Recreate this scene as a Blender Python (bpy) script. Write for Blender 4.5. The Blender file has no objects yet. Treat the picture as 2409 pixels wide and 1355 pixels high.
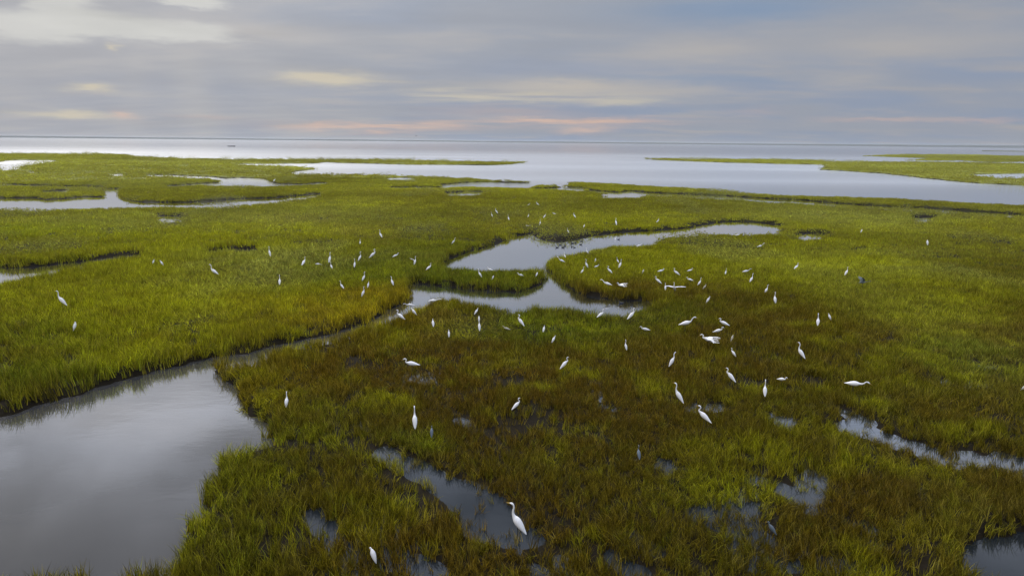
import bpy, math, random
import numpy as np
from mathutils import Matrix, Vector, Euler

random.seed(7)
rng = np.random.default_rng(11)
SC = bpy.context.scene
COL = SC.collection
rad = math.radians

# ------------------------------------------------------------------ camera
IW, IH = 2409.0, 1355.0
CAM_H = 9.0
LENS = 24.0
FPX = IW * LENS / 36.0
PITCH, ROLL = 12.10, 0.58
camd = bpy.data.cameras.new('camera')
camd.lens = LENS
camd.sensor_width = 36.0
camd.clip_start = 0.1
camd.clip_end = 60000.0
cam = bpy.data.objects.new('camera', camd)
COL.objects.link(cam)
CAMM = Matrix.Translation((0, 0, CAM_H)) @ Matrix.Rotation(rad(90 - PITCH), 4, 'X') @ Matrix.Rotation(rad(ROLL), 4, 'Z')
cam.matrix_world = CAMM
SC.camera = cam
R3 = np.array(CAMM.to_3x3())


def ray(px, py):
    px = np.asarray(px, float); py = np.asarray(py, float)
    d = np.stack([(px - IW / 2) / FPX, -(py - IH / 2) / FPX, -np.ones_like(px)], -1)
    return d @ R3.T


def ground(px, py, z=0.0):
    """the point of the level z that lies at a place of the photograph"""
    d = ray(px, py)
    t = (np.asarray(z, float) - CAM_H) / np.minimum(d[..., 2], -1e-4)
    return np.stack([d[..., 0] * t, d[..., 1] * t], -1)


def to_px(x, y, z):
    p = np.stack([x, y, z - CAM_H], -1) @ R3
    w = -p[..., 2]
    w = np.where(w > 0.01, w, 0.01)
    return IW / 2 + FPX * p[..., 0] / w, IH / 2 - FPX * p[..., 1] / w


# ------------------------------------------------------------------ render settings
SC.view_settings.view_transform = 'Standard'
SC.view_settings.look = 'None'
SC.view_settings.gamma = 1.0
SC.view_settings.exposure = 0.35
SC.view_settings.use_curve_mapping = False
SC.cycles.max_bounces = 8
SC.cycles.transparent_max_bounces = 8
SC.cycles.sample_clamp_indirect = 6.0

# ------------------------------------------------------------------ sky and sun
SUN_AZ, SUN_EL = -29.0, 42.0        # degrees, azimuth from +Y towards +X
world = bpy.data.worlds.new('World')
SC.world = world
world.use_nodes = True
NT = world.node_tree
NT.nodes.clear()


class G:
    """small helper for node arithmetic"""
    def __init__(s, nt):
        s.nt = nt

    def n(s, t, **kw):
        nd = s.nt.nodes.new(t)
        for k, v in kw.items():
            setattr(nd, k, v)
        return nd

    def put(s, sock, v):
        if hasattr(v, 'node'):
            s.nt.links.new(v, sock)
        else:
            sock.default_value = v

    def m(s, op, a, b=None, c=None, clamp=False):
        nd = s.n('ShaderNodeMath', operation=op, use_clamp=clamp)
        s.put(nd.inputs[0], a)
        if b is not None: s.put(nd.inputs[1], b)
        if c is not None: s.put(nd.inputs[2], c)
        return nd.outputs[0]

    def mix(s, f, a, b):
        nd = s.n('ShaderNodeMix', data_type='RGBA')
        s.put(nd.inputs[0], f); s.put(nd.inputs[6], a); s.put(nd.inputs[7], b)
        return nd.outputs[2]

    def mul(s, a, b):
        nd = s.n('ShaderNodeVectorMath', operation='MULTIPLY')
        s.put(nd.inputs[0], a); s.put(nd.inputs[1], b)
        return nd.outputs[0]

    def scale(s, a, f):
        nd = s.n('ShaderNodeVectorMath', operation='SCALE')
        s.put(nd.inputs[0], a); s.put(nd.inputs['Scale'], f)
        return nd.outputs[0]

    def xyz(s, x, y, z):
        nd = s.n('ShaderNodeCombineXYZ')
        for i, v in enumerate((x, y, z)): s.put(nd.inputs[i], v)
        return nd.outputs[0]

    def noise(s, vec, scale, detail=4, rough=0.5, w=0.0, dist=0.0):
        nd = s.n('ShaderNodeTexNoise', noise_dimensions='4D')
        s.put(nd.inputs['Vector'], vec)
        nd.inputs['Scale'].default_value = scale
        nd.inputs['Detail'].default_value = detail
        nd.inputs['Roughness'].default_value = rough
        nd.inputs['W'].default_value = w
        nd.inputs['Distortion'].default_value = dist
        return nd.outputs['Fac']

    def ramp(s, v, lo, hi):
        nd = s.n('ShaderNodeMapRange', interpolation_type='SMOOTHSTEP')
        s.put(nd.inputs[0], v)
        nd.inputs[1].default_value = lo; nd.inputs[2].default_value = hi
        return nd.outputs[0]


g = G(NT)
tc = g.n('ShaderNodeTexCoord')
sep = g.n('ShaderNodeSeparateXYZ')
NT.links.new(tc.outputs['Generated'], sep.inputs[0])
dx, dy, dz = sep.outputs
DEG = 180 / math.pi
az = g.m('MULTIPLY', g.m('ARCTAN2', dx, dy), DEG)
el = g.m('MULTIPLY', g.m('ARCSINE', dz), DEG)
elp = g.m('MAXIMUM', el, 0.0)
# clouds lie on a level sheet: far ones are squeezed towards the horizon
den = g.m('ADD', g.m('MAXIMUM', dz, 0.0), 0.10)
sheet = g.xyz(g.m('DIVIDE', dx, den), g.m('DIVIDE', dy, den), 0.0)
sheet_s = g.mul(sheet, (0.55, 1.0, 1.0))
n1 = g.noise(sheet_s, 0.75, 6, 0.52, 2.3, 0.25)
n2 = g.noise(sheet_s, 1.9, 6, 0.55, 7.1, 0.2)
n3 = g.noise(g.mul(sheet, (0.25, 1.0, 1.0)), 3.4, 5, 0.55, 1.4)

sky = g.n('ShaderNodeTexSky', sky_type='NISHITA', sun_disc=False)
sky.sun_elevation = rad(SUN_EL)
sky.sun_rotation = rad(SUN_AZ)
STR = 0.10
CL = 1.0 / STR
EXPO = 2 ** 0.35

cool, grey, pale = (.265, .315, .415, 1), (.31, .335, .39, 1), (.375, .365, .372, 1)
base = g.mix(g.ramp(n1, .36, .62), cool, grey)
base = g.mix(g.m('MULTIPLY', g.ramp(n2, .47, .72), .75), base, pale)
# warmer and lighter towards the side of the sun
warm = g.ramp(az, 3, -34)
base = g.mix(g.m('MULTIPLY', warm, .55), base, (.405, .395, .405, 1))

# jitter used for ragged edges of the single streaks
jn = g.m('SUBTRACT', g.noise(g.xyz(g.m('MULTIPLY', az, .10), g.m('MULTIPLY', el, .55), 0.0), 1.0, 4, .6, 3.0), .5)
jm = g.m('SUBTRACT', g.noise(g.xyz(g.m('MULTIPLY', az, .22), g.m('MULTIPLY', el, 1.3), 4.0), 1.0, 4, .65, 9.0), .5)
azj = g.m('ADD', az, g.m('MULTIPLY', jn, 9.0))
elj = g.m('ADD', el, g.m('MULTIPLY', jm, 1.3))
fib = g.noise(g.xyz(g.m('MULTIPLY', az, .12), g.m('MULTIPLY', el, 2.6), 1.0), 1.0, 5, .6, 5.0)


def angles(px, py):
    d = ray(px, py); d = d / np.linalg.norm(d)
    return math.degrees(math.atan2(d[0], d[1])), math.degrees(math.asin(d[2]))


def streak(base, px, py, hw, hh, colour, amount, soft=False):
    a0, e0 = angles(px, py)
    a1, _ = angles(px + hw, py); _, e1 = angles(px, py - hh)
    sa, se = max(.3, abs(a1 - a0)), max(.12, abs(e1 - e0))
    u = g.m('DIVIDE', g.m('SUBTRACT', azj, a0), sa)
    v = g.m('DIVIDE', g.m('SUBTRACT', elj, e0), se)
    q = g.m('ADD', g.m('MULTIPLY', u, u), g.m('MULTIPLY', v, v))
    f = g.m('EXPONENT', g.m('MULTIPLY', q, -.75))
    if soft == 'crisp':
        f = g.ramp(g.m('ADD', f, g.m('MULTIPLY', g.m('ADD', jm, jn), .55)), .22, .80)
    elif not soft:
        f = g.m('MULTIPLY', f, g.ramp(fib, .33, .62))
    return g.mix(g.m('MULTIPLY', f, amount, clamp=True), base, colour)


WHITE, CREAM, YEL, PINK, BLUE, SLATE = (.56, .56, .54, 1), (.43, .41, .40, 1), (.55, .50, .405, 1), (.585, .43, .365, 1), (.21, .29, .42, 1), (.29, .33, .42, 1)
for (px, py, hw, hh, c, a, sft) in [
    (1750, 22, 260, 34, BLUE, .95, True), (1560, 188, 240, 9, BLUE, .6, True), (1290, 160, 260, 22, SLATE, .7, True),
    (1650, 118, 150, 30, CREAM, .8, True), (2130, 105, 240, 34, CREAM, .65, True), (1990, 190, 60, 22, CREAM, .4, True),
    (1000, 100, 90, 26, CREAM, .35, True), (620, 78, 190, 20, (.45, .43, .42, 1), .7, True),
    (90, 66, 170, 34, WHITE, .85, 'crisp'), (250, 66, 150, 32, WHITE, .9, 'crisp'), (430, 74, 130, 26, WHITE, .85, 'crisp'),
    (440, 4, 100, 16, WHITE, .9, 'crisp'), (170, 22, 80, 30, WHITE, .8, 'crisp'), (290, 42, 90, 12, (.45, .45, .43, 1), .5, True),
    (288, 117, 14, 6, YEL, .8, True),
    (770, 186, 85, 14, YEL, 1.2, True), (880, 192, 70, 9, YEL, .6, False), (215, 208, 50, 8, YEL, 1.1, True),
    (150, 270, 95, 9, YEL, 1.0, True), (285, 272, 24, 9, PINK, .8, True), (470, 275, 60, 5, PINK, .35, True),
    (1340, 205, 210, 18, (.46, .43, .40, 1), 1.0, True), (1300, 228, 190, 10, YEL, .8, False), (1480, 240, 90, 8, YEL, .7, True), (1650, 215, 80, 12, CREAM, .5, True),
    (1080, 224, 80, 14, YEL, .7, False),
    (870, 299, 170, 9, PINK, 1.25, False), (720, 297, 30, 6, PINK, .8, True), (1070, 295, 70, 9, PINK, .6, False),
    (1330, 287, 190, 10, PINK, 1.3, False), (1370, 308, 45, 6, PINK, .8, True), (1180, 262, 120, 10, (.42, .36, .36, 1), .6, True),
    (2080, 281, 120, 5, PINK, .45, True), (2300, 282, 90, 5, PINK, .35, True), (1780, 262, 60, 8, PINK, .2, True),
]:
    base = streak(base, px, py, hw, hh, c, a, sft)

# faint slanting shafts of light under the bright break
for top, bot, wd, am in (((430, 110), (480, 315), 50, .30), ((330, 100), (300, 315), 36, .15), ((560, 110), (690, 315), 70, .18)):
    a0, e0 = angles(*top); a1, e1 = angles(*bot)
    aw, _ = angles(top[0] + wd, top[1]); aw -= a0
    mid = g.m('MULTIPLY_ADD', g.m('SUBTRACT', el, e0), (a1 - a0) / (e1 - e0), a0)
    u = g.m('DIVIDE', g.m('SUBTRACT', az, mid), aw)
    f = g.m('MULTIPLY', g.m('EXPONENT', g.m('MULTIPLY', g.m('MULTIPLY', u, u), -1.0)), g.ramp(el, e0 + 1.0, e0 - 1.5))
    base = g.mix(g.m('MULTIPLY', f, am), base, (.46, .445, .43, 1))
# overcast: lighter towards the zenith, and a veiled glow round the hidden sun
lift = g.m('ADD', 1.0, g.m('MULTIPLY', g.ramp(el, 9.0, 46.0), 3.3))
n4 = g.noise(sheet, 2.0, 5, .55, 12.0, .4)
lift = g.m('MULTIPLY', lift, g.m('ADD', 1.0, g.m('MULTIPLY', g.ramp(el, 9.0, 24.0), g.m('MULTIPLY', g.m('SUBTRACT', g.ramp(n4, .34, .66), .5), 1.05))))
sa, ca = math.sin(rad(SUN_AZ)), math.cos(rad(SUN_AZ))
sd = (sa * math.cos(rad(SUN_EL)), ca * math.cos(rad(SUN_EL)), math.sin(rad(SUN_EL)))
dot = g.n('ShaderNodeVectorMath', operation='DOT_PRODUCT')
NT.links.new(tc.outputs['Generated'], dot.inputs[0]); dot.inputs[1].default_value = sd
ang = g.m('MULTIPLY', g.m('ARCCOSINE', g.m('MINIMUM', dot.outputs['Value'], 1.0)), DEG)
qa = g.m('DIVIDE', ang, 15.0)
glow = g.m('MULTIPLY', g.m('EXPONENT', g.m('MULTIPLY', g.m('MULTIPLY', qa, qa), -.5)), .40)
qb = g.m('DIVIDE', ang, 30.0)
glow = g.m('ADD', glow, g.m('MULTIPLY', g.m('EXPONENT', g.m('MULTIPLY', g.m('MULTIPLY', qb, qb), -.5)), .12))
glow = g.m('MULTIPLY', glow, g.m('ADD', .55, g.m('MULTIPLY', g.ramp(n2, .3, .65), .6)))
cloud = g.n('ShaderNodeVectorMath', operation='MULTIPLY_ADD')
NT.links.new(base, cloud.inputs[0])
g.put(cloud.inputs[1], g.xyz(lift, lift, lift))
g.put(cloud.inputs[2], g.mul(g.xyz(glow, glow, glow), (1.0, .97, .92)))
cloud10 = g.scale(cloud.outputs[0], CL / EXPO)
# a little of the clear sky behind shows through the thin parts
final = g.mix(g.m('MULTIPLY', g.ramp(n1, .30, .20), .25), cloud10, sky.outputs[0])
bg = g.n('ShaderNodeBackground')
g.put(bg.inputs[0], final); bg.inputs[1].default_value = STR
wo = g.n('ShaderNodeOutputWorld')
NT.links.new(bg.outputs[0], wo.inputs[0])

sund = bpy.data.lights.new('sun', 'SUN')
sund.energy = 1.2
sund.angle = rad(20)
sund.color = (1.0, .93, .82)
sun = bpy.data.objects.new('sun', sund)
COL.objects.link(sun)
sun.location = (-60, 100, 60)
sun.rotation_euler = Vector(sd).to_track_quat('Z', 'Y').to_euler()

# ------------------------------------------------------------------ numpy value noise
_perm = np.random.default_rng(5).random((256, 256)).astype(np.float32)


def vnoise(x, y, s, seed=0):
    x = x / s + seed * 17.31; y = y / s + seed * 9.77
    xi = np.floor(x).astype(np.int64); yi = np.floor(y).astype(np.int64)
    fx = (x - xi).astype(np.float32); fy = (y - yi).astype(np.float32)
    fx = fx * fx * (3 - 2 * fx); fy = fy * fy * (3 - 2 * fy)
    a = _perm[xi % 256, yi % 256]; b = _perm[(xi + 1) % 256, yi % 256]
    c = _perm[xi % 256, (yi + 1) % 256]; d = _perm[(xi + 1) % 256, (yi + 1) % 256]
    return (a * (1 - fx) + b * fx) * (1 - fy) + (c * (1 - fx) + d * fx) * fy


def fbm(x, y, s, seed=0, o=3):
    v = 0; a = .5; t = 0
    for i in range(o):
        v = v + a * vnoise(x, y, s / 2 ** i, seed + i * 3); t += a; a *= .5
    return v / t


# ------------------------------------------------------------------ shorelines, read off the photograph and laid on the level they belong to
ZW = -0.28          # water level
ZG = 0.26           # typical height of the grass tips that hide a near bank

sea_px = [(-500, 361), (0, 361.5), (200, 362), (300, 363), (306, 368), (400, 371), (470, 373), (560, 374.5), (700, 374), (770, 374.5), (880, 375), (960, 376.5),
          (1060, 379), (1140, 380), (1230, 380), (1252, 381.3), (1200, 387), (1150, 389.5), (1060, 388.5), (960, 388), (850, 385), (800, 384), (770, 382), (740, 385),
          (640, 386), (545, 386.5), (600, 389.5), (690, 391), (747, 395), (735, 399), (700, 404), (680, 408.5), (740, 409), (880, 410), (1000, 413), (1080, 419),
          (1200, 424), (1330, 427), (1400, 428.5), (1530, 437), (1640, 443), (1740, 452), (1830, 458), (1950, 461.5), (2100, 466), (2250, 474), (2409, 482),
          (2700, 499), (3100, 520)]
waters_px = [
    # wide pool in the near left
    [(-400, 1090), (-200, 1035), (0, 978), (60, 960), (140, 940), (250, 905), (350, 878), (450, 855), (540, 834), (600, 824), (655, 813), (640, 828), (600, 843), (562, 851),
     (524, 860), (518, 870), (532, 887), (554, 907), (570, 927), (566, 948), (582, 970), (617, 985), (638, 996), (642, 1006), (632, 1018), (600, 1030), (570, 1038), (540, 1043),
     (513, 1053), (503, 1078), (494, 1107), (490, 1132), (492, 1150), (470, 1172), (448, 1200), (436, 1235), (440, 1270), (446, 1300), (425, 1318), (380, 1322),
     (330, 1318), (290, 1330), (200, 1326), (100, 1334), (0, 1334), (-300, 1350), (-700, 1365)],
    # gully and creek between pool and pond
    [(600, 824), (700, 802), (760, 790), (820, 775), (860, 764), (900, 738), (930, 722), (955, 706), (958, 690), (962, 668), (985, 664), (1040, 671), (1100, 680), (1160, 685),
     (1220, 685), (1260, 672), (1281, 655), (1282, 640), (1290, 640), (1303, 648), (1330, 671), (1370, 692), (1420, 703), (1480, 706), (1530, 706), (1540, 708), (1512, 718), (1475, 731),
     (1430, 731), (1400, 726), (1340, 720), (1280, 719), (1230, 722), (1180, 722), (1140, 712), (1090, 697), (1040, 695), (1005, 706), (985, 718), (955, 733),
     (935, 745), (900, 755), (868, 765.5), (820, 776.5), (760, 791.5), (700, 803.5), (620, 828)],
    # long pond
    [(1028, 627), (1060, 607), (1110, 590), (1160, 575), (1196, 561), (1215, 553), (1256, 548), (1259, 556), (1275, 563), (1310, 567), (1350, 563), (1390, 553), (1450, 546),
     (1545, 541), (1620, 536), (1660, 527), (1700, 521), (1750, 521), (1828, 527), (1840, 534), (1836, 547), (1750, 549), (1690, 548), (1640, 548), (1562, 553),
     (1546, 560), (1552, 567), (1532, 573), (1500, 576), (1440, 577), (1390, 585), (1340, 598), (1300, 606), (1278, 619), (1268, 631), (1200, 634), (1120, 632), (1060, 629)],
    # the neck between pond and creek
    [(1273, 624), (1281, 622), (1288, 641), (1281, 642)],
    # creek at the left edge with its gully
    [(-250, 628), (0, 628), (60, 628), (135, 622), (220, 611), (310, 600), (345, 598), (310, 604.5), (220, 617),
     (135, 637), (60, 650), (0, 667), (-250, 722)],
    # long pool with a side arm, far left
    [(-250, 469), (0, 466), (90, 466), (110, 470), (150, 467), (190, 464), (238, 463), (243, 455), (240, 444), (284, 444), (282, 462), (300, 471), (340, 476), (450, 476),
     (520, 472), (570, 468), (640, 466), (760, 455), (762, 459), (655, 474), (590, 481), (500, 488), (400, 486), (330, 486), (250, 489), (150, 491), (60, 493), (0, 492), (-250, 494)],
    [(335, 412), (420, 413.5), (500, 417), (530, 421), (560, 419), (620, 421), (650, 432), (700, 434), (770, 430), (775, 431.4), (690, 436), (620, 438), (560, 437), (515, 437), (470, 435.0), (390, 439.4),
     (388, 438), (470, 433.5), (515, 430), (520, 424), (480, 417.8), (420, 415.2), (335, 413.4)],
    [(-250, 434), (0, 433), (100, 437), (200, 439), (243, 442), (243, 444), (200, 440.6), (100, 438.4), (0, 434.8), (-250, 435)],
    [(-250, 382), (0, 381.5), (15, 378.5), (55, 377), (80, 378), (140, 378.3), (110, 381.5), (58, 387), (52, 394), (30, 398), (0, 398.5), (-250, 399)],
    [(905, 420), (940, 418.5), (985, 420), (960, 424), (915, 423)],
    [(1030, 436), (1090, 431), (1140, 429), (1240, 431), (1340, 431.5), (1342, 434), (1280, 437), (1250, 440), (1320, 441), (1375, 442), (1380, 449), (1275, 444), (1235, 442), (1110, 438), (1040, 440)],
    [(1045, 454), (1100, 450.5), (1142, 451), (1138, 456), (1100, 458.5), (1050, 459)],
    [(1380, 444), (1450, 450), (1480, 447), (1530, 451), (1620, 455), (1700, 458), (1740, 461), (1830, 466), (1895, 469), (1990, 477), (2090, 483), (2180, 487), (2300, 495),
     (2409, 503), (2700, 522), (2700, 530), (2409, 510), (2300, 502), (2180, 494), (2090, 489.5), (1990, 484), (1890, 478), (1800, 474), (1740, 469), (1690, 467), (1620, 461), (1530, 458.5), (1480, 455), (1380, 450)],
    [(1398, 460), (1450, 459), (1522, 462), (1500, 464.6), (1420, 463.6)],
    [(358, 509), (400, 507), (440, 509), (420, 517), (370, 519)],
    [(1865, 551), (1900, 548), (1945, 550), (1935, 559), (1880, 559)],
    [(2138, 512), (2170, 510), (2207, 512), (2190, 519), (2150, 519)],
    [(480, 592), (545, 588.5), (610, 585.5), (608, 587.5), (545, 591), (480, 594.5)],
    [(58, 405), (92, 404.4), (90, 406.6), (62, 407.2)], [(255, 411), (298, 410.4), (296, 412.6), (258, 413.2)], [(95, 451), (165, 447.5), (166, 450), (100, 453.5)], [(905, 441), (1000, 440), (1060, 442), (1000, 443)],
    # open pool at the lower right corner
    [(2262, 1296), (2300, 1266), (2350, 1250), (2409, 1242), (2560, 1240), (2560, 1420), (2420, 1372), (2345, 1335), (2300, 1316)],
]
islands_px = [
    [(1508, 372.3), (1600, 374), (1700, 374.5), (1800, 375), (1930, 378), (1947, 380.5), (2130, 381), (2250, 382), (2409, 385), (2800, 391), (2800, 452), (2409, 437), (2300, 432), (2230, 426),
     (2170, 419), (2080, 409), (1990, 403), (1928, 400), (1942, 394), (1938, 388), (1850, 386.5), (1700, 383), (1540, 376.5)],
    [(2028, 366.3), (2130, 364), (2200, 362), (2300, 363), (2409, 367), (2800, 373), (2800, 386), (2409, 381.5), (2330, 382.5), (2260, 378), (2200, 379), (2128, 377), (2190, 373), (2100, 370)],
]
pond_in_island_px = [(2268, 412), (2330, 410), (2409, 409), (2700, 409), (2700, 422), (2409, 419.5), (2340, 418)]
GRASS_FAR = ZG


def dens(poly, step=14):
    out = []
    n = len(poly)
    for i in range(n):
        a = np.array(poly[i], float); b = np.array(poly[(i + 1) % n], float)
        k = max(1, int(np.hypot(*(b - a)) // step))
        for j in range(k):
            out.append(a + (b - a) * j / k)
    return np.array(out)


def lay(poly, water=True, closed=True):
    p = dens(poly) if closed else np.array(poly, float)
    nx = np.roll(p, -1, 0) - np.roll(p, 1, 0)
    area = 0.5 * np.sum(p[:, 0] * np.roll(p[:, 1], -1) - np.roll(p[:, 0], -1) * p[:, 1])
    nrm = np.stack([nx[:, 1], -nx[:, 0]], -1) * (1 if area > 0 else -1)
    ny = nrm[:, 1] / (np.hypot(nrm[:, 0], nrm[:, 1]) + 1e-9)     # > 0: faces down in the picture
    if not water:
        ny = -ny
    t = np.clip((ny + .35) / .7, 0, 1); t = t * t * (3 - 2 * t)
    return ground(p[:, 0], p[:, 1], ZW + (ZG - ZW) * t)


waters_px = [[(a, b + (2.5 if i < 14 else .3)) if p[0] == (1380, 444) else (a, b) for i, (a, b) in enumerate(p)] for p in waters_px]
W_POLY = [lay(p) for p in waters_px]
s = lay(sea_px)
keep = np.isfinite(s[:, 0])
# the open side of the bay runs out to the horizon
sp = np.array(sea_px, float)
nxt = np.diff(sp, axis=0)
seg = []
for i in range(len(sp) - 1):
    k = max(1, int(np.hypot(*nxt[i]) // 14))
    for j in range(k): seg.append(sp[i] + nxt[i] * j / k)
seg.append(sp[-1]); seg = np.array(seg)
tg = np.gradient(seg, axis=0)
nyy = tg[:, 0] / (np.hypot(tg[:, 0], tg[:, 1]) + 1e-9)         # shore followed left to right: water lies above it
t = np.clip((nyy + .35) / .7, 0, 1)
shore = ground(seg[:, 0], seg[:, 1], ZW + (ZG - ZW) * t)
SEA = np.vstack([shore, [[9000, 300], [9000, 9000], [-9000, 9000], [-9000, shore[0, 1]]]])
I_POLY = [lay(p, water=False) for p in islands_px]
IP = lay(pond_in_island_px)


def sdist(x, y, poly, reach=60.0):
    """signed distance to a polygon, negative inside; clipped at reach"""
    out = np.full(x.shape, reach, np.float32)
    lo, hi = poly.min(0) - reach, poly.max(0) + reach
    near = (x > lo[0]) & (x < hi[0]) & (y > lo[1]) & (y < hi[1])
    idx = np.nonzero(near)[0]
    for k in range(0, len(idx), 60000):
        ii = idx[k:k + 60000]
        X = x[ii].astype(np.float32); Y = y[ii].astype(np.float32)
        best = np.full(len(ii), 1e12, np.float32); ins = np.zeros(len(ii), bool)
        for j in range(len(poly)):
            ax, ay = poly[j]; bx, by = poly[(j + 1) % len(poly)]
            ex, ey = bx - ax, by - ay
            L = ex * ex + ey * ey
            if L < 1e-10: continue
            tt = np.clip(((X - ax) * ex + (Y - ay) * ey) / L, 0, 1)
            qx = X - ax - ex * tt; qy = Y - ay - ey * tt
            best = np.minimum(best, qx * qx + qy * qy)
            if (ay > by) != (ay < by) or ay != by:
                c = ((ay > Y) != (by > Y))
                if ey != 0:
                    ins ^= c & (X < ex * (Y - ay) / ey + ax)
        d = np.sqrt(best)
        out[ii] = np.clip(np.where(ins, -d, d), -reach, reach)
    return out


# shallow flooded patches in the near marsh: centre lines with a half width, in photograph pixels
flood_px = [
    ([(905, 1065), (950, 1090), (1000, 1110), (1050, 1140)], 30, .82), ([(1050, 1140), (1100, 1170), (1150, 1205), (1185, 1235)], 38, .9), ([(1120, 1235), (1200, 1262), (1240, 1270)], 30, .75),
    ([(740, 1205), (758, 1240), (785, 1285)], 26, .7), ([(2060, 1022), (2110, 1048), (2170, 1062)], 30, .72), ([(2170, 1062), (2240, 1080), (2320, 1082), (2420, 1092)], 40, .72),
    ([(1920, 1120), (1908, 1155), (1890, 1185)], 30, .85), ([(1780, 1130), (1840, 1150), (1890, 1170)], 26, .7), ([(1480, 1050), (1510, 1075), (1560, 1095)], 26, .7),
    ([(1380, 885), (1420, 930), (1440, 960)], 24, .55), ([(1640, 955), (1720, 955), (1760, 960)], 24, .65), ([(1810, 975), (1840, 990)], 22, .65), ([(1990, 970), (2030, 990), (2010, 1010)], 26, .65),
    ([(1500, 1260), (1540, 1295)], 28, .75), ([(1085, 995), (1105, 1010)], 18, .65), ([(980, 1330), (1030, 1350)], 24, .7), ([(30, 805), (65, 800)], 10), ([(1440, 1310), (1500, 1345)], 24, .75),
    ([(1230, 1300), (1260, 1345)], 22, .6), ([(820, 1330), (850, 1345)], 18, .65), ([(1960, 1330), (2010, 1345)], 18),
]
FLOOD = []
for pts, hw, *st_ in flood_px:
    c = np.array(pts, float)
    w = ground(c[:, 0], c[:, 1], ZW)
    mid = c.mean(0)
    e = ground(mid[0] + hw, mid[1], ZW) - ground(mid[0], mid[1], ZW)
    FLOOD.append((w, float(np.hypot(*e)), st_[0] if st_ else 1.0))


def flood(x, y):
    """1 in the middle of a flooded patch, 0 outside it"""
    v = np.zeros(x.shape, np.float32)
    sel = np.nonzero((y < 60) & (np.abs(x) < 60))[0]
    X, Y = x[sel], y[sel]
    b = np.zeros(len(sel), np.float32)
    for w, hw, st_ in FLOOD:
        d = np.full(len(sel), 1e9)
        for j in range(len(w) - 1):
            ax, ay = w[j]; ex, ey = w[j + 1] - w[j]
            tt = np.clip(((X - ax) * ex + (Y - ay) * ey) / (ex * ex + ey * ey + 1e-9), 0, 1)
            d = np.minimum(d, np.hypot(X - ax - ex * tt, (Y - ay - ey * tt) * .75))
        b = np.maximum(b, np.clip(1.5 - d / (hw * 1.25), 0, 1) * st_)
    nn = fbm(X, Y, 1.1, 21, 3)
    v[sel] = np.clip(b * 1.7 - (nn - .30) * 2.0, 0, 1) * (b > 0)
    return v


def land(x, y):
    """distance to open water, positive on land"""
    wob = (fbm(x, y, 1.7, 3, 3) - .5) * np.clip(.9, .6, 2.2)
    wob = wob + (fbm(x, y, 14.0, 31, 2) - .5) * np.clip(y * .01 - .4, 0, 1.4)
    d = sdist(x, y, SEA)
    for p in I_POLY:
        d = np.maximum(d, -sdist(x, y, p))
    d = np.minimum(d, sdist(x, y, IP))
    for p in W_POLY:
        d = np.minimum(d, sdist(x, y, p, 30.0))
    rag = (fbm(x, y, .55, 37, 2) - .5) * np.clip((70 - y) / 30, 0, 1)
    return d + wob * .7 + rag * .5


def ground_z(x, y, d, fl):
    near = np.clip((46 - y) / 20, 0, 1) * np.clip((x + 9) / 4, 0, 1)        # the near marsh lies low and wet
    near = near * np.clip((d - .1) / 1.6, 0, 1)             # a slight levee beside open water
    top = .02 + (fbm(x, y, 2.4, 8, 3) - .5) * .16 - near * (.270 + (fbm(x, y, 3.5, 14, 2) - .5) * .10)
    bank = np.clip(d / .55, -1, 1)
    z = np.where(d > 0, ZW + (top - ZW) * np.clip(bank * 1.5, 0, 1) ** .6, ZW - .5 * np.clip(-d / 1.2, 0, 1))
    z = z - fl * np.clip(z - (ZW - .07), 0, 1)
    return z


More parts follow.
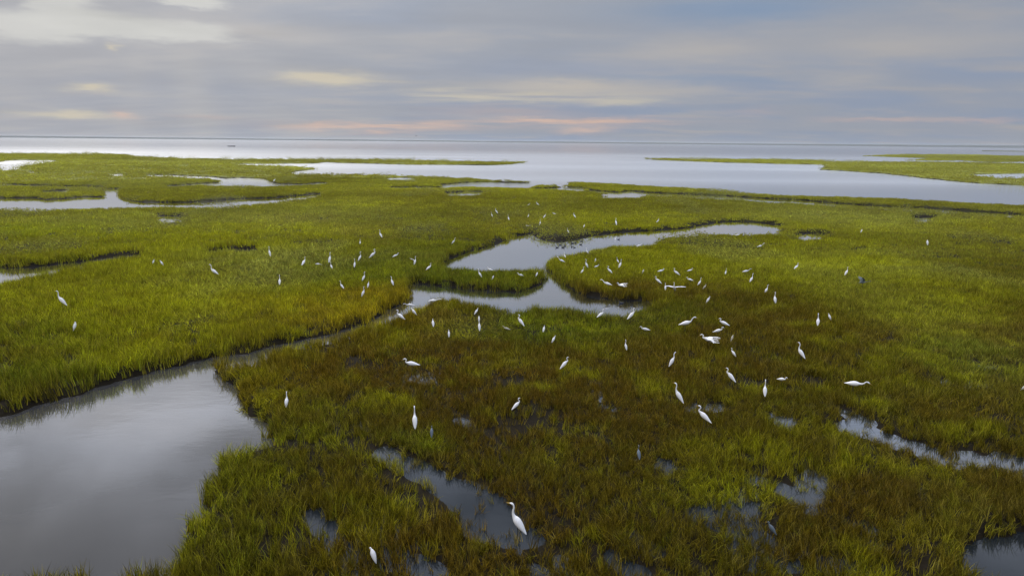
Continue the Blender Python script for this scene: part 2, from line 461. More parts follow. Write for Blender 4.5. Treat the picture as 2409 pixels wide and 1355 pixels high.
# ------------------------------------------------------------------ plant colours: which grass grows where, with skylight on laid grass painted in pale
YG, GR, OL, BR, ST, GO, PA = (np.array(c) for c in ((.345, .355, .008), (.120, .185, .010), (.128, .122, .007), (.092, .045, .005), (.270, .225, .055), (.350, .255, .008), (.270, .285, .075)))
BLOBS = [  # photograph x, y, half sizes, plant colour (PA also paints skylight on laid grass), weight
    (250, 690, 420, 110, YG, 1.2), (600, 570, 260, 28, YG, 1.6), (150, 560, 260, 30, YG, .9), (500, 700, 220, 60, YG, .8), (60, 780, 160, 40, GR, .6),
    (780, 640, 200, 40, GR, 1.0), (720, 600, 260, 16, PA, 1.0), (1100, 650, 150, 25, GR, 1.6), (800, 720, 190, 45, GO, 1.8), (930, 690, 60, 30, GO, 1.2), (440, 830, 300, 50, YG, .8),
    (150, 880, 200, 50, GR, .7), (90, 540, 200, 16, GR, .7), (900, 545, 120, 18, ST, .7), (1250, 520, 90, 14, ST, .6), (1380, 520, 160, 22, YG, .9), (1100, 500, 160, 40, OL, .7), (1010, 570, 90, 40, GR, .6),
    (1700, 590, 380, 45, YG, 2.4), (1500, 610, 150, 25, YG, 1.4), (1900, 640, 220, 40, YG, 1.4), (1450, 672, 110, 26, BR, 2.0), (1640, 690, 130, 40, BR, 1.8), (1800, 740, 260, 50, BR, 1.0), (1860, 625, 130, 14, PA, .8),
    (2050, 590, 200, 14, PA, 1.2), (2150, 640, 230, 18, PA, 1.0), (2330, 620, 150, 60, OL, .8), (2200, 700, 220, 50, YG, 1.0), (2330, 770, 130, 24, BR, .9), (2280, 820, 160, 40, GR, .6),
    (1260, 770, 150, 34, GR, 1.3), (1600, 725, 110, 24, GR, 1.6), (1400, 760, 160, 30, GR, .7), (1020, 745, 80, 40, BR, 1.2), (760, 850, 220, 45, BR, 2.0), (1000, 850, 320, 60, BR, 1.5), (640, 900, 120, 60, GO, .5),
    (1250, 950, 500, 110, BR * .85, 1.6), (1990, 900, 420, 120, OL * .88, .9), (1750, 860, 260, 70, BR, .9), (1000, 1020, 60, 20, GR, 1.3), (530, 1080, 90, 90, OL, .9), (530, 1080, 90, 90, GR, .35), (500, 1240, 150, 130, OL, .8), (500, 1240, 130, 120, GR, .3), (720, 1100, 200, 120, OL, .6), (760, 1010, 180, 60, GR, .5),
    (1250, 1230, 330, 120, BR * .8, 1.8), (1700, 1080, 160, 80, YG, .5), (1650, 1260, 200, 120, OL, .7), (2150, 1180, 300, 140, BR * .85, 1.3), (2000, 1300, 250, 60, BR, .8), (1400, 1130, 200, 60, OL, .9), (950, 1280, 200, 90, BR, 1.0),
    (2180, 1240, 120, 50, YG, .8), (1580, 1160, 150, 40, YG, .5),
    (600, 440, 800, 40, OL, .9), (300, 410, 500, 30, PA, .8), (2100, 400, 500, 40, PA, 1.1), (1800, 470, 600, 24, OL, .8), (700, 378, 500, 6, PA, .9), (980, 470, 130, 22, OL, 1.2), (1100, 440, 300, 20, YG, .4), (1000, 455, 150, 12, ST, .6),
    (2000, 500, 300, 25, PA, .7), (760, 500, 400, 24, PA, .6), (250, 520, 250, 18, PA, .7), (700, 510, 120, 10, ST, .5),
]


def plant_colour(x, y, z, jitter=True):
    px, py = to_px(x, y, z)
    n = len(x)
    c = np.zeros((n, 3)); wt = np.zeros(n)
    wx = px + (fbm(x, y, np.maximum(2.0, 1.0), 41, 3) - .5) * 160; wy = py + (fbm(x, y, 2.5, 51, 3) - .5) * 46 * np.clip((py - 330) / 300, .15, 1.6)
    base_y = np.clip((py - 430) / 320, 0, 1)[:, None]
    far = (OL * .45 + YG * .30 + PA * .25)
    nearc = (OL * .48 + BR * .32 + YG * .10) * .78
    w0 = .55
    c += (far * (1 - base_y) + nearc * base_y) * w0; wt += w0
    for bx, by, rx, ry, pc, w in BLOBS:
        q = ((wx - bx) / rx) ** 2 + ((wy - by) / ry) ** 2
        f = w * np.exp(-q * 1.1)
        c += f[:, None] * pc; wt += f
    c = c / wt[:, None]
    # patches from plant to plant
    m1 = fbm(x, y, 1.3, 61, 3); m2 = fbm(x, y, 6.0, 71, 3); m3 = fbm(x, y * .35, 22.0, 81, 3)
    yg = np.clip((m1 - .52) * 3.2, 0, 1) * .55; br = np.clip((.46 - m1) * 3.0, 0, 1) * .5 * base_y[:, 0]
    c = c * (1 - yg)[:, None] + YG * yg[:, None]
    c = c * (1 - br)[:, None] + BR * br[:, None]
    c = c * (.72 + .56 * m2)[:, None] * (.80 + .42 * m3)[:, None]
    m4 = fbm(x * .3, y, 9.0, 111, 3); m5 = fbm(x * .22, y, 26.0, 113, 2)
    bandw = np.clip((y - 35) / 30, 0, 1)
    c = c * (1 + .32 * np.clip((y - 42) / 50, 0, 1))[:, None]                # colour made lighter from the middle marsh outwards
    c = c * (1 + bandw * ((m4 - .5) * .75 + (m5 - .5) * .6))[:, None]
    low = fbm(x, y * .6, 7.0, 95, 3)  # laid swirls, paled below: the skylight they catch is painted into the colour
    st = np.maximum(np.clip((m3 - .56) * 4, 0, 1) * .35, np.clip((low - .56) * 5, 0, 1) * np.clip((y - 28) / 15, 0, 1) * .55)
    c = c * (1 - st)[:, None] + PA * st[:, None]
    if jitter:
        r = rng.random(n)
        k = np.where(r < .10, .75, np.where(r > .90, .6, 0))[:, None]
        alt = np.where((r < .10)[:, None], ST * .8, GR)
        c = c * (1 - k * .5) + alt * k * .5
        c *= (1 + jitter * (-.55 + 1.15 * rng.random(n) ** 1.3))[:, None]
    return np.clip(c, .004, .5)


# ------------------------------------------------------------------ materials
def material(name):
    m = bpy.data.materials.new(name)
    m.use_nodes = True
    m.node_tree.nodes.clear()
    gg = G(m.node_tree)
    out = gg.n('ShaderNodeOutputMaterial')
    return m, gg, out


def simple(name, colour, rough=.6, vary=.12, scale=9.0):
    m, gg, out = material(name)
    b = gg.n('ShaderNodeBsdfPrincipled')
    t = gg.n('ShaderNodeTexCoord')
    f = gg.noise(t.outputs['Object'], scale, 4, .6)
    c2 = tuple(v * (1 - 2 * vary) for v in colour[:3]) + (1,)
    gg.put(b.inputs['Base Color'], gg.mix(f, c2, tuple(min(1, v * (1 + vary)) for v in colour[:3]) + (1,)))
    b.inputs['Roughness'].default_value = rough
    m.node_tree.links.new(b.outputs[0], out.inputs[0])
    return m


# grass blades: own colour per plant, lighter and darker blades, some light passes through
M_GRASS, gg, out = material('cordgrass')
at = gg.n('ShaderNodeAttribute', attribute_type='INSTANCER', attribute_name='plant')
sh = gg.n('ShaderNodeAttribute', attribute_type='GEOMETRY', attribute_name='blade')
sepb = gg.n('ShaderNodeSeparateXYZ'); gg.put(sepb.inputs[0], sh.outputs['Vector'])
dry = gg.mix(gg.m('MULTIPLY', sepb.outputs[1], 1.0), at.outputs['Color'], (.20, .145, .020, 1))
colr = gg.scale(dry, sepb.outputs[0])
df = gg.n('ShaderNodeBsdfDiffuse'); gg.put(df.inputs[0], colr)
tr = gg.n('ShaderNodeBsdfTranslucent'); gg.put(tr.inputs[0], gg.mul(colr, (1.15, 1.2, .8)))
gl = gg.n('ShaderNodeBsdfGlossy'); gl.inputs['Roughness'].default_value = .42; gl.inputs[0].default_value = (1, 1, 1, 1)
mx = gg.n('ShaderNodeMixShader'); mx.inputs[0].default_value = .45
gg.put(mx.inputs[1], df.outputs[0]); gg.put(mx.inputs[2], tr.outputs[0])
mx2 = gg.n('ShaderNodeMixShader'); mx2.inputs[0].default_value = .002
gg.put(mx2.inputs[1], mx.outputs[0]); gg.put(mx2.inputs[2], gl.outputs[0])
gg.put(out.inputs[0], mx2.outputs[0])

# marsh floor: peat and thatch
M_GROUND, gg, out = material('marsh_peat')
ga = gg.n('ShaderNodeAttribute', attribute_type='GEOMETRY', attribute_name='turf')
geo = gg.n('ShaderNodeNewGeometry')
f1 = gg.noise(geo.outputs['Position'], .9, 6, .62); f2 = gg.noise(geo.outputs['Position'], 7.0, 4, .6)
k = gg.m('ADD', .55, gg.m('MULTIPLY', gg.m('ADD', f1, f2), .45))
b = gg.n('ShaderNodeBsdfPrincipled'); gg.put(b.inputs['Base Color'], gg.scale(ga.outputs['Color'], k))
b.inputs['Roughness'].default_value = .75; b.inputs['Specular IOR Level'].default_value = .04
bp = gg.n('ShaderNodeBump'); bp.inputs['Strength'].default_value = .5; bp.inputs['Distance'].default_value = .05
gg.put(bp.inputs['Height'], f2); gg.put(b.inputs['Normal'], bp.outputs[0])
gg.put(out.inputs[0], b.outputs[0])

# water: turbid, still in the marsh, wind-ruffled in the bay
M_WATER, gg, out = material('brackish_water')
geo = gg.n('ShaderNodeNewGeometry')
sp3 = gg.n('ShaderNodeSeparateXYZ'); gg.put(sp3.inputs[0], geo.outputs['Position'])
open_ = gg.ramp(sp3.outputs[1], 95.0, 190.0)
calm = gg.noise(gg.mul(geo.outputs['Position'], (1.0, 2.2, 1.0)), .35, 4, .6)
band = gg.noise(gg.mul(geo.outputs['Position'], (.004, .022, 1.0)), 1.0, 4, .55, 4.0)
small = gg.noise(gg.mul(geo.outputs['Position'], (1.0, 3.0, 1.0)), 1.6, 3, .6)
lee = gg.ramp(sp3.outputs[1], 260.0, 900.0)                 # smoother again further out, except a wind patch on the sunny side
gust = gg.ramp(sp3.outputs[0], -60.0, -420.0)
ruf = gg.m('SUBTRACT', .19, gg.m('MULTIPLY', lee, gg.m('SUBTRACT', .15, gg.m('MULTIPLY', gust, .035))))
rough = gg.m('ADD', .045, gg.m('MULTIPLY', open_, gg.m('MULTIPLY', ruf, gg.m('ADD', .78, gg.m('MULTIPLY', gg.ramp(band, .34, .68), .26)))))
h = gg.m('ADD', gg.m('MULTIPLY', calm, .5), gg.m('MULTIPLY', small, .10))
bp = gg.n('ShaderNodeBump'); bp.inputs['Strength'].default_value = .35; bp.inputs['Distance'].default_value = .03
gg.put(bp.inputs['Height'], h)
pale_side = gg.ramp(sp3.outputs[0], -4.5, -7.5)                 # body colour paler on the left side, darker elsewhere
body = gg.n('ShaderNodeBsdfDiffuse'); gg.put(body.inputs[0], gg.mix(pale_side, (.012, .015, .018, 1), (.048, .047, .046, 1)))
shine = gg.n('ShaderNodeBsdfGlossy'); shine.inputs[0].default_value = (.97, .98, 1.0, 1)
gg.put(shine.inputs['Roughness'], rough); gg.put(shine.inputs['Normal'], bp.outputs[0])
lw = gg.n('ShaderNodeLayerWeight')
refl = gg.m('ADD', .03, gg.m('MULTIPLY', gg.ramp(lw.outputs['Facing'], .485, .95), .95))
wm = gg.n('ShaderNodeMixShader'); gg.put(wm.inputs[0], refl); gg.put(wm.inputs[1], body.outputs[0]); gg.put(wm.inputs[2], shine.outputs[0])
gg.put(out.inputs[0], wm.outputs[0])

M_WHITE = simple('white_feathers', (.76, .74, .72), .8, .07, 22)
M_CREAM = simple('cream_feathers', (.46, .42, .32), .75, .12, 14)
M_SLATE = simple('slate_feathers', (.10, .125, .145), .7, .2, 16)
M_DARK = simple('dark_feathers', (.022, .024, .030), .6, .2, 16)
M_LEG = simple('black_legs', (.018, .017, .015), .5)
M_BILL = simple('yellow_bill', (.55, .34, .05), .45)
M_BELLY = simple('pale_belly_feathers', (.55, .55, .52), .7)


# ------------------------------------------------------------------ small helpers
def mesh_obj(name, verts, faces, mats, parent=None, mat_idx=None, smooth=True):
    me = bpy.data.meshes.new(name)
    me.from_pydata([tuple(v) for v in verts], [], faces)
    for m in mats: me.materials.append(m)
    if mat_idx is not None: me.polygons.foreach_set('material_index', mat_idx)
    if smooth: me.polygons.foreach_set('use_smooth', [True] * len(me.polygons))
    me.update()
    o = bpy.data.objects.new(name, me)
    COL.objects.link(o)
    if parent: o.parent = parent
    return o


def tag(o, label=None, category=None, group=None, kind=None):
    if label: o['label'] = label
    if category: o['category'] = category
    if group: o['group'] = group
    if kind: o['kind'] = kind
    return o


# ------------------------------------------------------------------ setting: water, marsh ground, far shore
rings = [0.0] + list(np.geomspace(4, 30000, 60))
wv, wf = [(0, 0, ZW)], []
NA = 96
for r in rings[1:]:
    for k in range(NA):
        a = 2 * math.pi * k / NA
        wv.append((r * math.sin(a), r * math.cos(a), ZW))
for k in range(NA): wf.append((0, 1 + (k + 1) % NA, 1 + k))
for i in range(len(rings) - 2):
    for k in range(NA):
        a, b_ = 1 + i * NA + k, 1 + i * NA + (k + 1) % NA
        wf.append((a, b_, b_ + NA, a + NA))
water = mesh_obj('water', wv, wf, [M_WATER], smooth=False)
tag(water, 'calm grey tidal water filling bay, creeks and pools', 'water', kind='structure')

NR, NAZ = 500, 620
rr = np.geomspace(5.0, 1100.0, NR); aa = np.radians(np.linspace(-52, 52, NAZ))
Rg, Ag = np.meshgrid(rr, aa, indexing='ij')
gx = (Rg * np.sin(Ag)).ravel(); gy = (Rg * np.cos(Ag)).ravel()
gd = land(gx, gy); gf = flood(gx, gy)
gz = ground_z(gx, gy, gd, gf)
gc = plant_colour(gx, gy, np.maximum(gz, 0) + .2, False)
mud = np.array((.012, .009, .005))
fw = np.clip((gy - 60) / 120, 0, 1)[:, None] * np.clip((gz - (-.1)) / .1, 0, 1)[:, None] * np.clip(gd / 1.0, 0, 1)[:, None]
gcol = mud * (1 - fw) + gc * .62 * fw
ids = np.arange(NR * NAZ).reshape(NR, NAZ)
quads = np.stack([ids[:-1, :-1], ids[1:, :-1], ids[1:, 1:], ids[:-1, 1:]], -1).reshape(-1, 4)[:, ::-1]
deep = (gz < ZW - .45)
quads = quads[~deep[quads].all(1)]
used = np.zeros(NR * NAZ, bool); used[quads.ravel()] = True
remap = np.cumsum(used) - 1
me = bpy.data.meshes.new('marsh_ground')
vs = np.stack([gx, gy, gz], -1)[used].astype(np.float32); q = remap[quads].astype(np.int32)
me.vertices.add(len(vs)); me.vertices.foreach_set('co', vs.ravel())
me.loops.add(q.size); me.loops.foreach_set('vertex_index', q.ravel())
me.polygons.add(len(q)); me.polygons.foreach_set('loop_start', np.arange(0, q.size, 4, dtype=np.int32))
me.polygons.foreach_set('use_smooth', np.ones(len(q), bool))
me.update(calc_edges=True)
ca = me.attributes.new('turf', 'FLOAT_COLOR', 'POINT')
ca.data.foreach_set('color', np.c_[gcol[used], np.ones(used.sum())].astype(np.float32).ravel())
me.materials.append(M_GROUND)
marsh = bpy.data.objects.new('marsh_ground', me); COL.objects.link(marsh)
tag(marsh, 'low muddy salt marsh ground cut by winding creeks', 'ground', kind='structure')

# low barrier shore along the horizon
M_SHORE = simple('wooded_shore', (.035, .045, .030), .9, .2, .02)
sv, sf = [], []
NS = 400
for i in range(NS):
    a = rad(-62 + 124 * i / (NS - 1))
    d0 = 6500
    hgt = 11.0 + 4.0 * (fbm(np.array([i * 1.0]), np.array([0.0]), 18, 5, 3)[0]) + (6.0 * max(0, math.degrees(a) - 22) / 20)
    for dd, zz in ((d0, ZW - 1), (d0 + 15, hgt * .75), (d0 + 60, hgt), (d0 + 260, hgt * .9), (d0 + 300, ZW - 1)):
        sv.append((dd * math.sin(a), dd * math.cos(a), zz))
for i in range(NS - 1):
    for k in range(4):
        a = i * 5 + k
        sf.append((a, a + 1, a + 6, a + 5))
far_shore = mesh_obj('far_shore', sv, sf, [M_SHORE])
tag(far_shore, 'thin dark strip of land along the horizon', 'land', kind='structure')

# thin marsh island low on the horizon at the right
ie = ground(np.array([2310.0, 2500, 2900]), np.array([356.0, 358.5, 364.0]), ZW)
iv, if_ = [], []
ax = np.linspace(0, 1, 30)
p0, p1 = ie[0], ie[2]
for i, t_ in enumerate(ax):
    c = p0 * (1 - t_) + p1 * t_
    w_ = 45 * math.sin(math.pi * min(1, t_ * 3 + .02) / 2)
    dirn = np.array(c) / np.hypot(*c)
    for s_, zz in ((-1, ZW - .3), (-.9, .5), (0, .8), (.9, .5), (1, ZW - .3)):
        pp = c + dirn * (w_ * s_ + 45)
        iv.append((pp[0], pp[1], zz))
for i in range(29):
    for k in range(4):
        a = i * 5 + k
        if_.append((a, a + 1, a + 6, a + 5))
M_ISLE = simple('island_turf', (.085, .09, .03), .9, .2, .05)
isle = mesh_obj('marsh_island', iv, if_, [M_ISLE])
tag(isle, 'thin low marsh island far out in the bay near the horizon', 'island', kind='structure')


# ------------------------------------------------------------------ grass
def clump(name, n, h, spread, width, segs, lean, seed, vary=1.0):
    r = random.Random(seed)
    verts, faces, att = [], [], []
    fx, fy = r.uniform(-1, 1), r.uniform(-1, 1)
    for _ in range(n):
        a = r.uniform(0, 2 * math.pi); d = spread * math.sqrt(r.random())
        bx, by = d * math.cos(a), d * math.sin(a)
        hh = h * r.uniform(.55, 1.1)
        la = r.uniform(0, 2 * math.pi)
        l = lean * r.uniform(.1, 1.0)
        lx = math.cos(la) * l + fx * lean * .5; ly = math.sin(la) * l + fy * lean * .5
        wa = r.uniform(0, math.pi); ww = width * r.uniform(.7, 1.3)
        wx, wy = math.cos(wa) * ww / 2, math.sin(wa) * ww / 2
        shade = 1 + vary * (r.choice((.28, .42, .65, .95, 1.3, 2.0)) * r.uniform(.85, 1.15) - .95); dry_ = r.random() ** 3 * .8
        i0 = len(verts)
        for k in range(segs):
            t = k / segs
            c = (bx + lx * hh * t * t, by + ly * hh * t * t, hh * (t - .22 * min(1.2, math.hypot(lx, ly)) * t * t))
            wd = 1 - .75 * t
            verts += [(c[0] - wx * wd, c[1] - wy * wd, c[2]), (c[0] + wx * wd, c[1] + wy * wd, c[2])]
            att += [(shade, dry_ * (1 - t) + .25 * (1 - t), 0)] * 2
        verts.append((bx + lx * hh, by + ly * hh, hh * (1 - .22 * min(1.2, math.hypot(lx, ly)))))
        att.append((shade * 1.1, dry_, 0))
        for k in range(segs - 1):
            b0 = i0 + 2 * k
            faces.append((b0, b0 + 1, b0 + 3, b0 + 2))
        b0 = i0 + 2 * (segs - 1)
        faces.append((b0, b0 + 1, b0 + 2))
    m = bpy.data.meshes.new(name)
    m.from_pydata(verts, [], faces)
    m.materials.append(M_GRASS)
    at = m.attributes.new('blade', 'FLOAT_VECTOR', 'POINT')
    at.data.foreach_set('vector', np.array(att, np.float32).ravel())
    m.update()
    return bpy.data.objects.new(name, m)          # not linked: only the grass object uses its mesh


def scatter_object(name, pts, rot, scl, idx, col, protos, label):
    m = bpy.data.meshes.new(name)
    m.vertices.add(len(pts)); m.vertices.foreach_set('co', pts.astype(np.float32).ravel())
    for nm, ty, key, arr in (('turn', 'FLOAT_VECTOR', 'vector', rot), ('size', 'FLOAT_VECTOR', 'vector', scl), ('plant', 'FLOAT_COLOR', 'color', np.c_[col, np.ones(len(col))])):
        a = m.attributes.new(nm, ty, 'POINT'); a.data.foreach_set(key, arr.astype(np.float32).ravel())
    a = m.attributes.new('pick', 'INT', 'POINT'); a.data.foreach_set('value', idx.astype(np.int32))
    m.update()
    m.materials.append(M_GRASS)
    o = bpy.data.objects.new(name, m); COL.objects.link(o)
    ng = bpy.data.node_groups.new(name, 'GeometryNodeTree')
    ng.interface.new_socket('Geometry', in_out='INPUT', socket_type='NodeSocketGeometry')
    ng.interface.new_socket('Geometry', in_out='OUTPUT', socket_type='NodeSocketGeometry')
    N, L = ng.nodes, ng.links
    gi, go = N.new('NodeGroupInput'), N.new('NodeGroupOutput')
    jn_ = N.new('GeometryNodeJoinGeometry')
    for p in protos:
        oi = N.new('GeometryNodeObjectInfo'); oi.inputs[0].default_value = p
        ti = N.new('GeometryNodeGeometryToInstance')
        L.new(oi.outputs['Geometry'], ti.inputs[0]); L.new(ti.outputs[0], jn_.inputs[0])
    ip = N.new('GeometryNodeInstanceOnPoints')
    L.new(gi.outputs[0], ip.inputs['Points']); L.new(jn_.outputs[0], ip.inputs['Instance'])
    ip.inputs['Pick Instance'].default_value = True

    def named(nm, ty):
        nd = N.new('GeometryNodeInputNamedAttribute'); nd.data_type = ty; nd.inputs[0].default_value = nm
        return nd.outputs[0]
    L.new(named('pick', 'INT'), ip.inputs['Instance Index'])
    er = N.new('FunctionNodeEulerToRotation'); L.new(named('turn', 'FLOAT_VECTOR'), er.inputs[0]); L.new(er.outputs[0], ip.inputs['Rotation'])
    L.new(named('size', 'FLOAT_VECTOR'), ip.inputs['Scale'])
    L.new(ip.outputs[0], go.inputs[0])
    md = o.modifiers.new('grass', 'NODES'); md.node_group = ng
    tag(o, label, 'grass', kind='stuff')
    return o


def sample(r0, r1, density, az_lim):
    area = rad(2 * az_lim) * (r1 * r1 - r0 * r0) / 2
    n = int(area * density)
    r = np.sqrt(rng.random(n) * (r1 * r1 - r0 * r0) + r0 * r0); a = np.radians((rng.random(n) * 2 - 1) * az_lim)
    return r * np.sin(a), r * np.cos(a)


def field(name, r0, r1, density, az_lim, protos, size, label, jit=1.0):
    x, y = sample(r0, r1, density, az_lim)
    d = land(x, y); fl = flood(x, y)
    z = ground_z(x, y, d, fl)
    rare = np.clip(fl * 1.12 - (fbm(x, y, .7, 23, 2) - .45) * 1.9 * (fl > .02), 0, .96)
    keep = ((d > .04 * size) | ((d > -.07) & (y < 70) & (rng.random(len(x)) < .5))) & (rng.random(len(x)) > rare) & (z > ZW - .2)
    # thin spots
    thin = fbm(x, y, 1.6, 91, 3)
    near = np.clip((40 - y) / 18, 0, 1)
    keep &= rng.random(len(x)) > np.clip((.50 - thin) * 3.5, 0, .85) * near
    x, y, z, d, fl = x[keep], y[keep], z[keep], d[keep], fl[keep]
    n = len(x)
    col = plant_colour(x, y, z + .3, jit)
    edge = np.exp(-np.maximum(d, 0) / 1.2)                   # taller, upright growth along the creeks
    px, py = to_px(x, y, z + .3)
    leftbank = np.clip((900 - px) / 300, 0, 1) * np.clip((py - 480) / 100, 0, 1)
    low = fbm(x, y * .6, 7.0, 95, 3)                         # wind-laid swirls
    laid = np.clip((low - .55) * 5, 0, 1)
    hgt = (.85 + .45 * (fbm(x, y, 2.0, 97, 3) - .5) * 2) * (1 + .55 * edge * (y < 60) * .8 + .2 * leftbank) * (1 - .45 * laid)
    s_ = size * (.75 + .5 * rng.random(n))
    scl = np.stack([s_ * (1 + .3 * laid), s_ * (1 + .3 * laid), hgt * (.75 + .5 * rng.random(n))], -1)
    wind = fbm(x, y, 4.0, 99, 2) * 2 * math.pi * 2
    tilt = .10 + .35 * rng.random(n) * (1 - .6 * edge) + .7 * laid
    rot = np.stack([tilt * np.cos(wind), tilt * np.sin(wind), rng.random(n) * 2 * math.pi], -1)
    return scatter_object(name, np.stack([x, y, z - .02], -1), rot, scl, rng.integers(0, len(protos), n), col, protos, label)


near_p = [clump('cordgrass_clump', 14, .42, .10, .017, 3, .62, s_) for s_ in range(10)]
mid_p = [clump('cordgrass_clump', 20, .42, .24, .026, 2, .6, 40 + s_, .8) for s_ in range(8)]
far_p = [clump('cordgrass_clump', 34, .34, .60, .05, 2, .45, 80 + s_, .45) for s_ in range(6)]
dist_p = [clump('cordgrass_clump', 40, .32, 1.6, .20, 1, .4, 120 + s_, .3) for s_ in range(5)]
field('near_marsh_grass', 8, 27, 58, 50, near_p, 1.0, 'tangled olive and brown cordgrass standing in shallow water close by')
field('marsh_grass', 27, 62, 26, 47, mid_p, 1.0, 'yellow green cordgrass round the long pond and narrow creek', .8)
field('far_marsh_grass', 62, 170, 5.0, 46, far_p, 1.0, 'even green cordgrass flats cut by thin dark creeks', .45)
field('distant_marsh_grass', 170, 800, .42, 46, dist_p, 1.0, 'pale distant marsh grass along the edge of the bay', .3)

#BIRDS#
# ------------------------------------------------------------------ birds
def catmull(P, n):
    P = np.array(P, float); out = []
    Q = np.vstack([2 * P[0] - P[1], P, 2 * P[-1] - P[-2]])
    for i in range(1, len(Q) - 2):
        for k in range(n):
            t = k / n
            a, b, c, d = Q[i - 1], Q[i], Q[i + 1], Q[i + 2]
            out.append(.5 * (2 * b + (c - a) * t + (2 * a - 5 * b + 4 * c - d) * t * t + (3 * b - a - 3 * c + d) * t ** 3))
    out.append(P[-1])
    return np.array(out)


def loft(path, rw, rh, seg, V, F, I, mi, side=0.0):
    """closed skin round a path in the x-z plane; rw across, rh in the plane"""
    i0 = len(V)
    tan = np.gradient(path[:, :2], axis=0)
    tan /= np.linalg.norm(tan, axis=1)[:, None] + 1e-9
    for (x, z), (tx, tz), a, b in zip(path[:, :2], tan, rw, rh):
        for k in range(seg):
            u = 2 * math.pi * k / seg
            cy, cn = math.cos(u) * a, math.sin(u) * b
            V.append((x - tz * cn, side + cy, z + tx * cn))
    n = len(path)
    for i in range(n - 1):
        for k in range(seg):
            a_, b_ = i0 + i * seg + k, i0 + i * seg + (k + 1) % seg
            F.append((a_, a_ + seg, b_ + seg, b_)); I.append(mi)
    F.append(tuple(i0 + k for k in range(seg))); I.append(mi)
    F.append(tuple(i0 + (n - 1) * seg + k for k in range(seg))[::-1]); I.append(mi)


POSE = {  # body tilt, then neck points (x, z), head direction
    'up': (50, [(.165, .86), (.165, .95), (.15, 1.04), (.165, 1.12)], (.235, 1.155), -8),
    'alert': (36, [(.225, .79), (.215, .86), (.165, .925), (.175, .99)], (.245, 1.015), -14),
    'lean': (14, [(.27, .72), (.33, .80), (.38, .88), (.44, .935)], (.52, .935), -10),
    'fwd': (5, [(.30, .645), (.39, .685), (.44, .745), (.50, .765)], (.575, .735), -30),
    'stretch': (3, [(.31, .655), (.42, .68), (.54, .705), (.62, .72)], (.70, .715), -4),
    'hook': (12, [(.265, .69), (.285, .75), (.26, .82), (.30, .865)], (.37, .845), -32),
    'hunch': (47, [(.175, .82), (.175, .85), (.155, .885), (.175, .91)], (.235, .90), -22),
    'egg': (57, [(.135, .80), (.115, .83), (.105, .85), (.12, .865)], (.165, .845), -70),
    'peck': (-4, [(.28, .60), (.34, .575), (.41, .56), (.46, .545)], (.53, .51), -30),
}
_SHAPES = {}


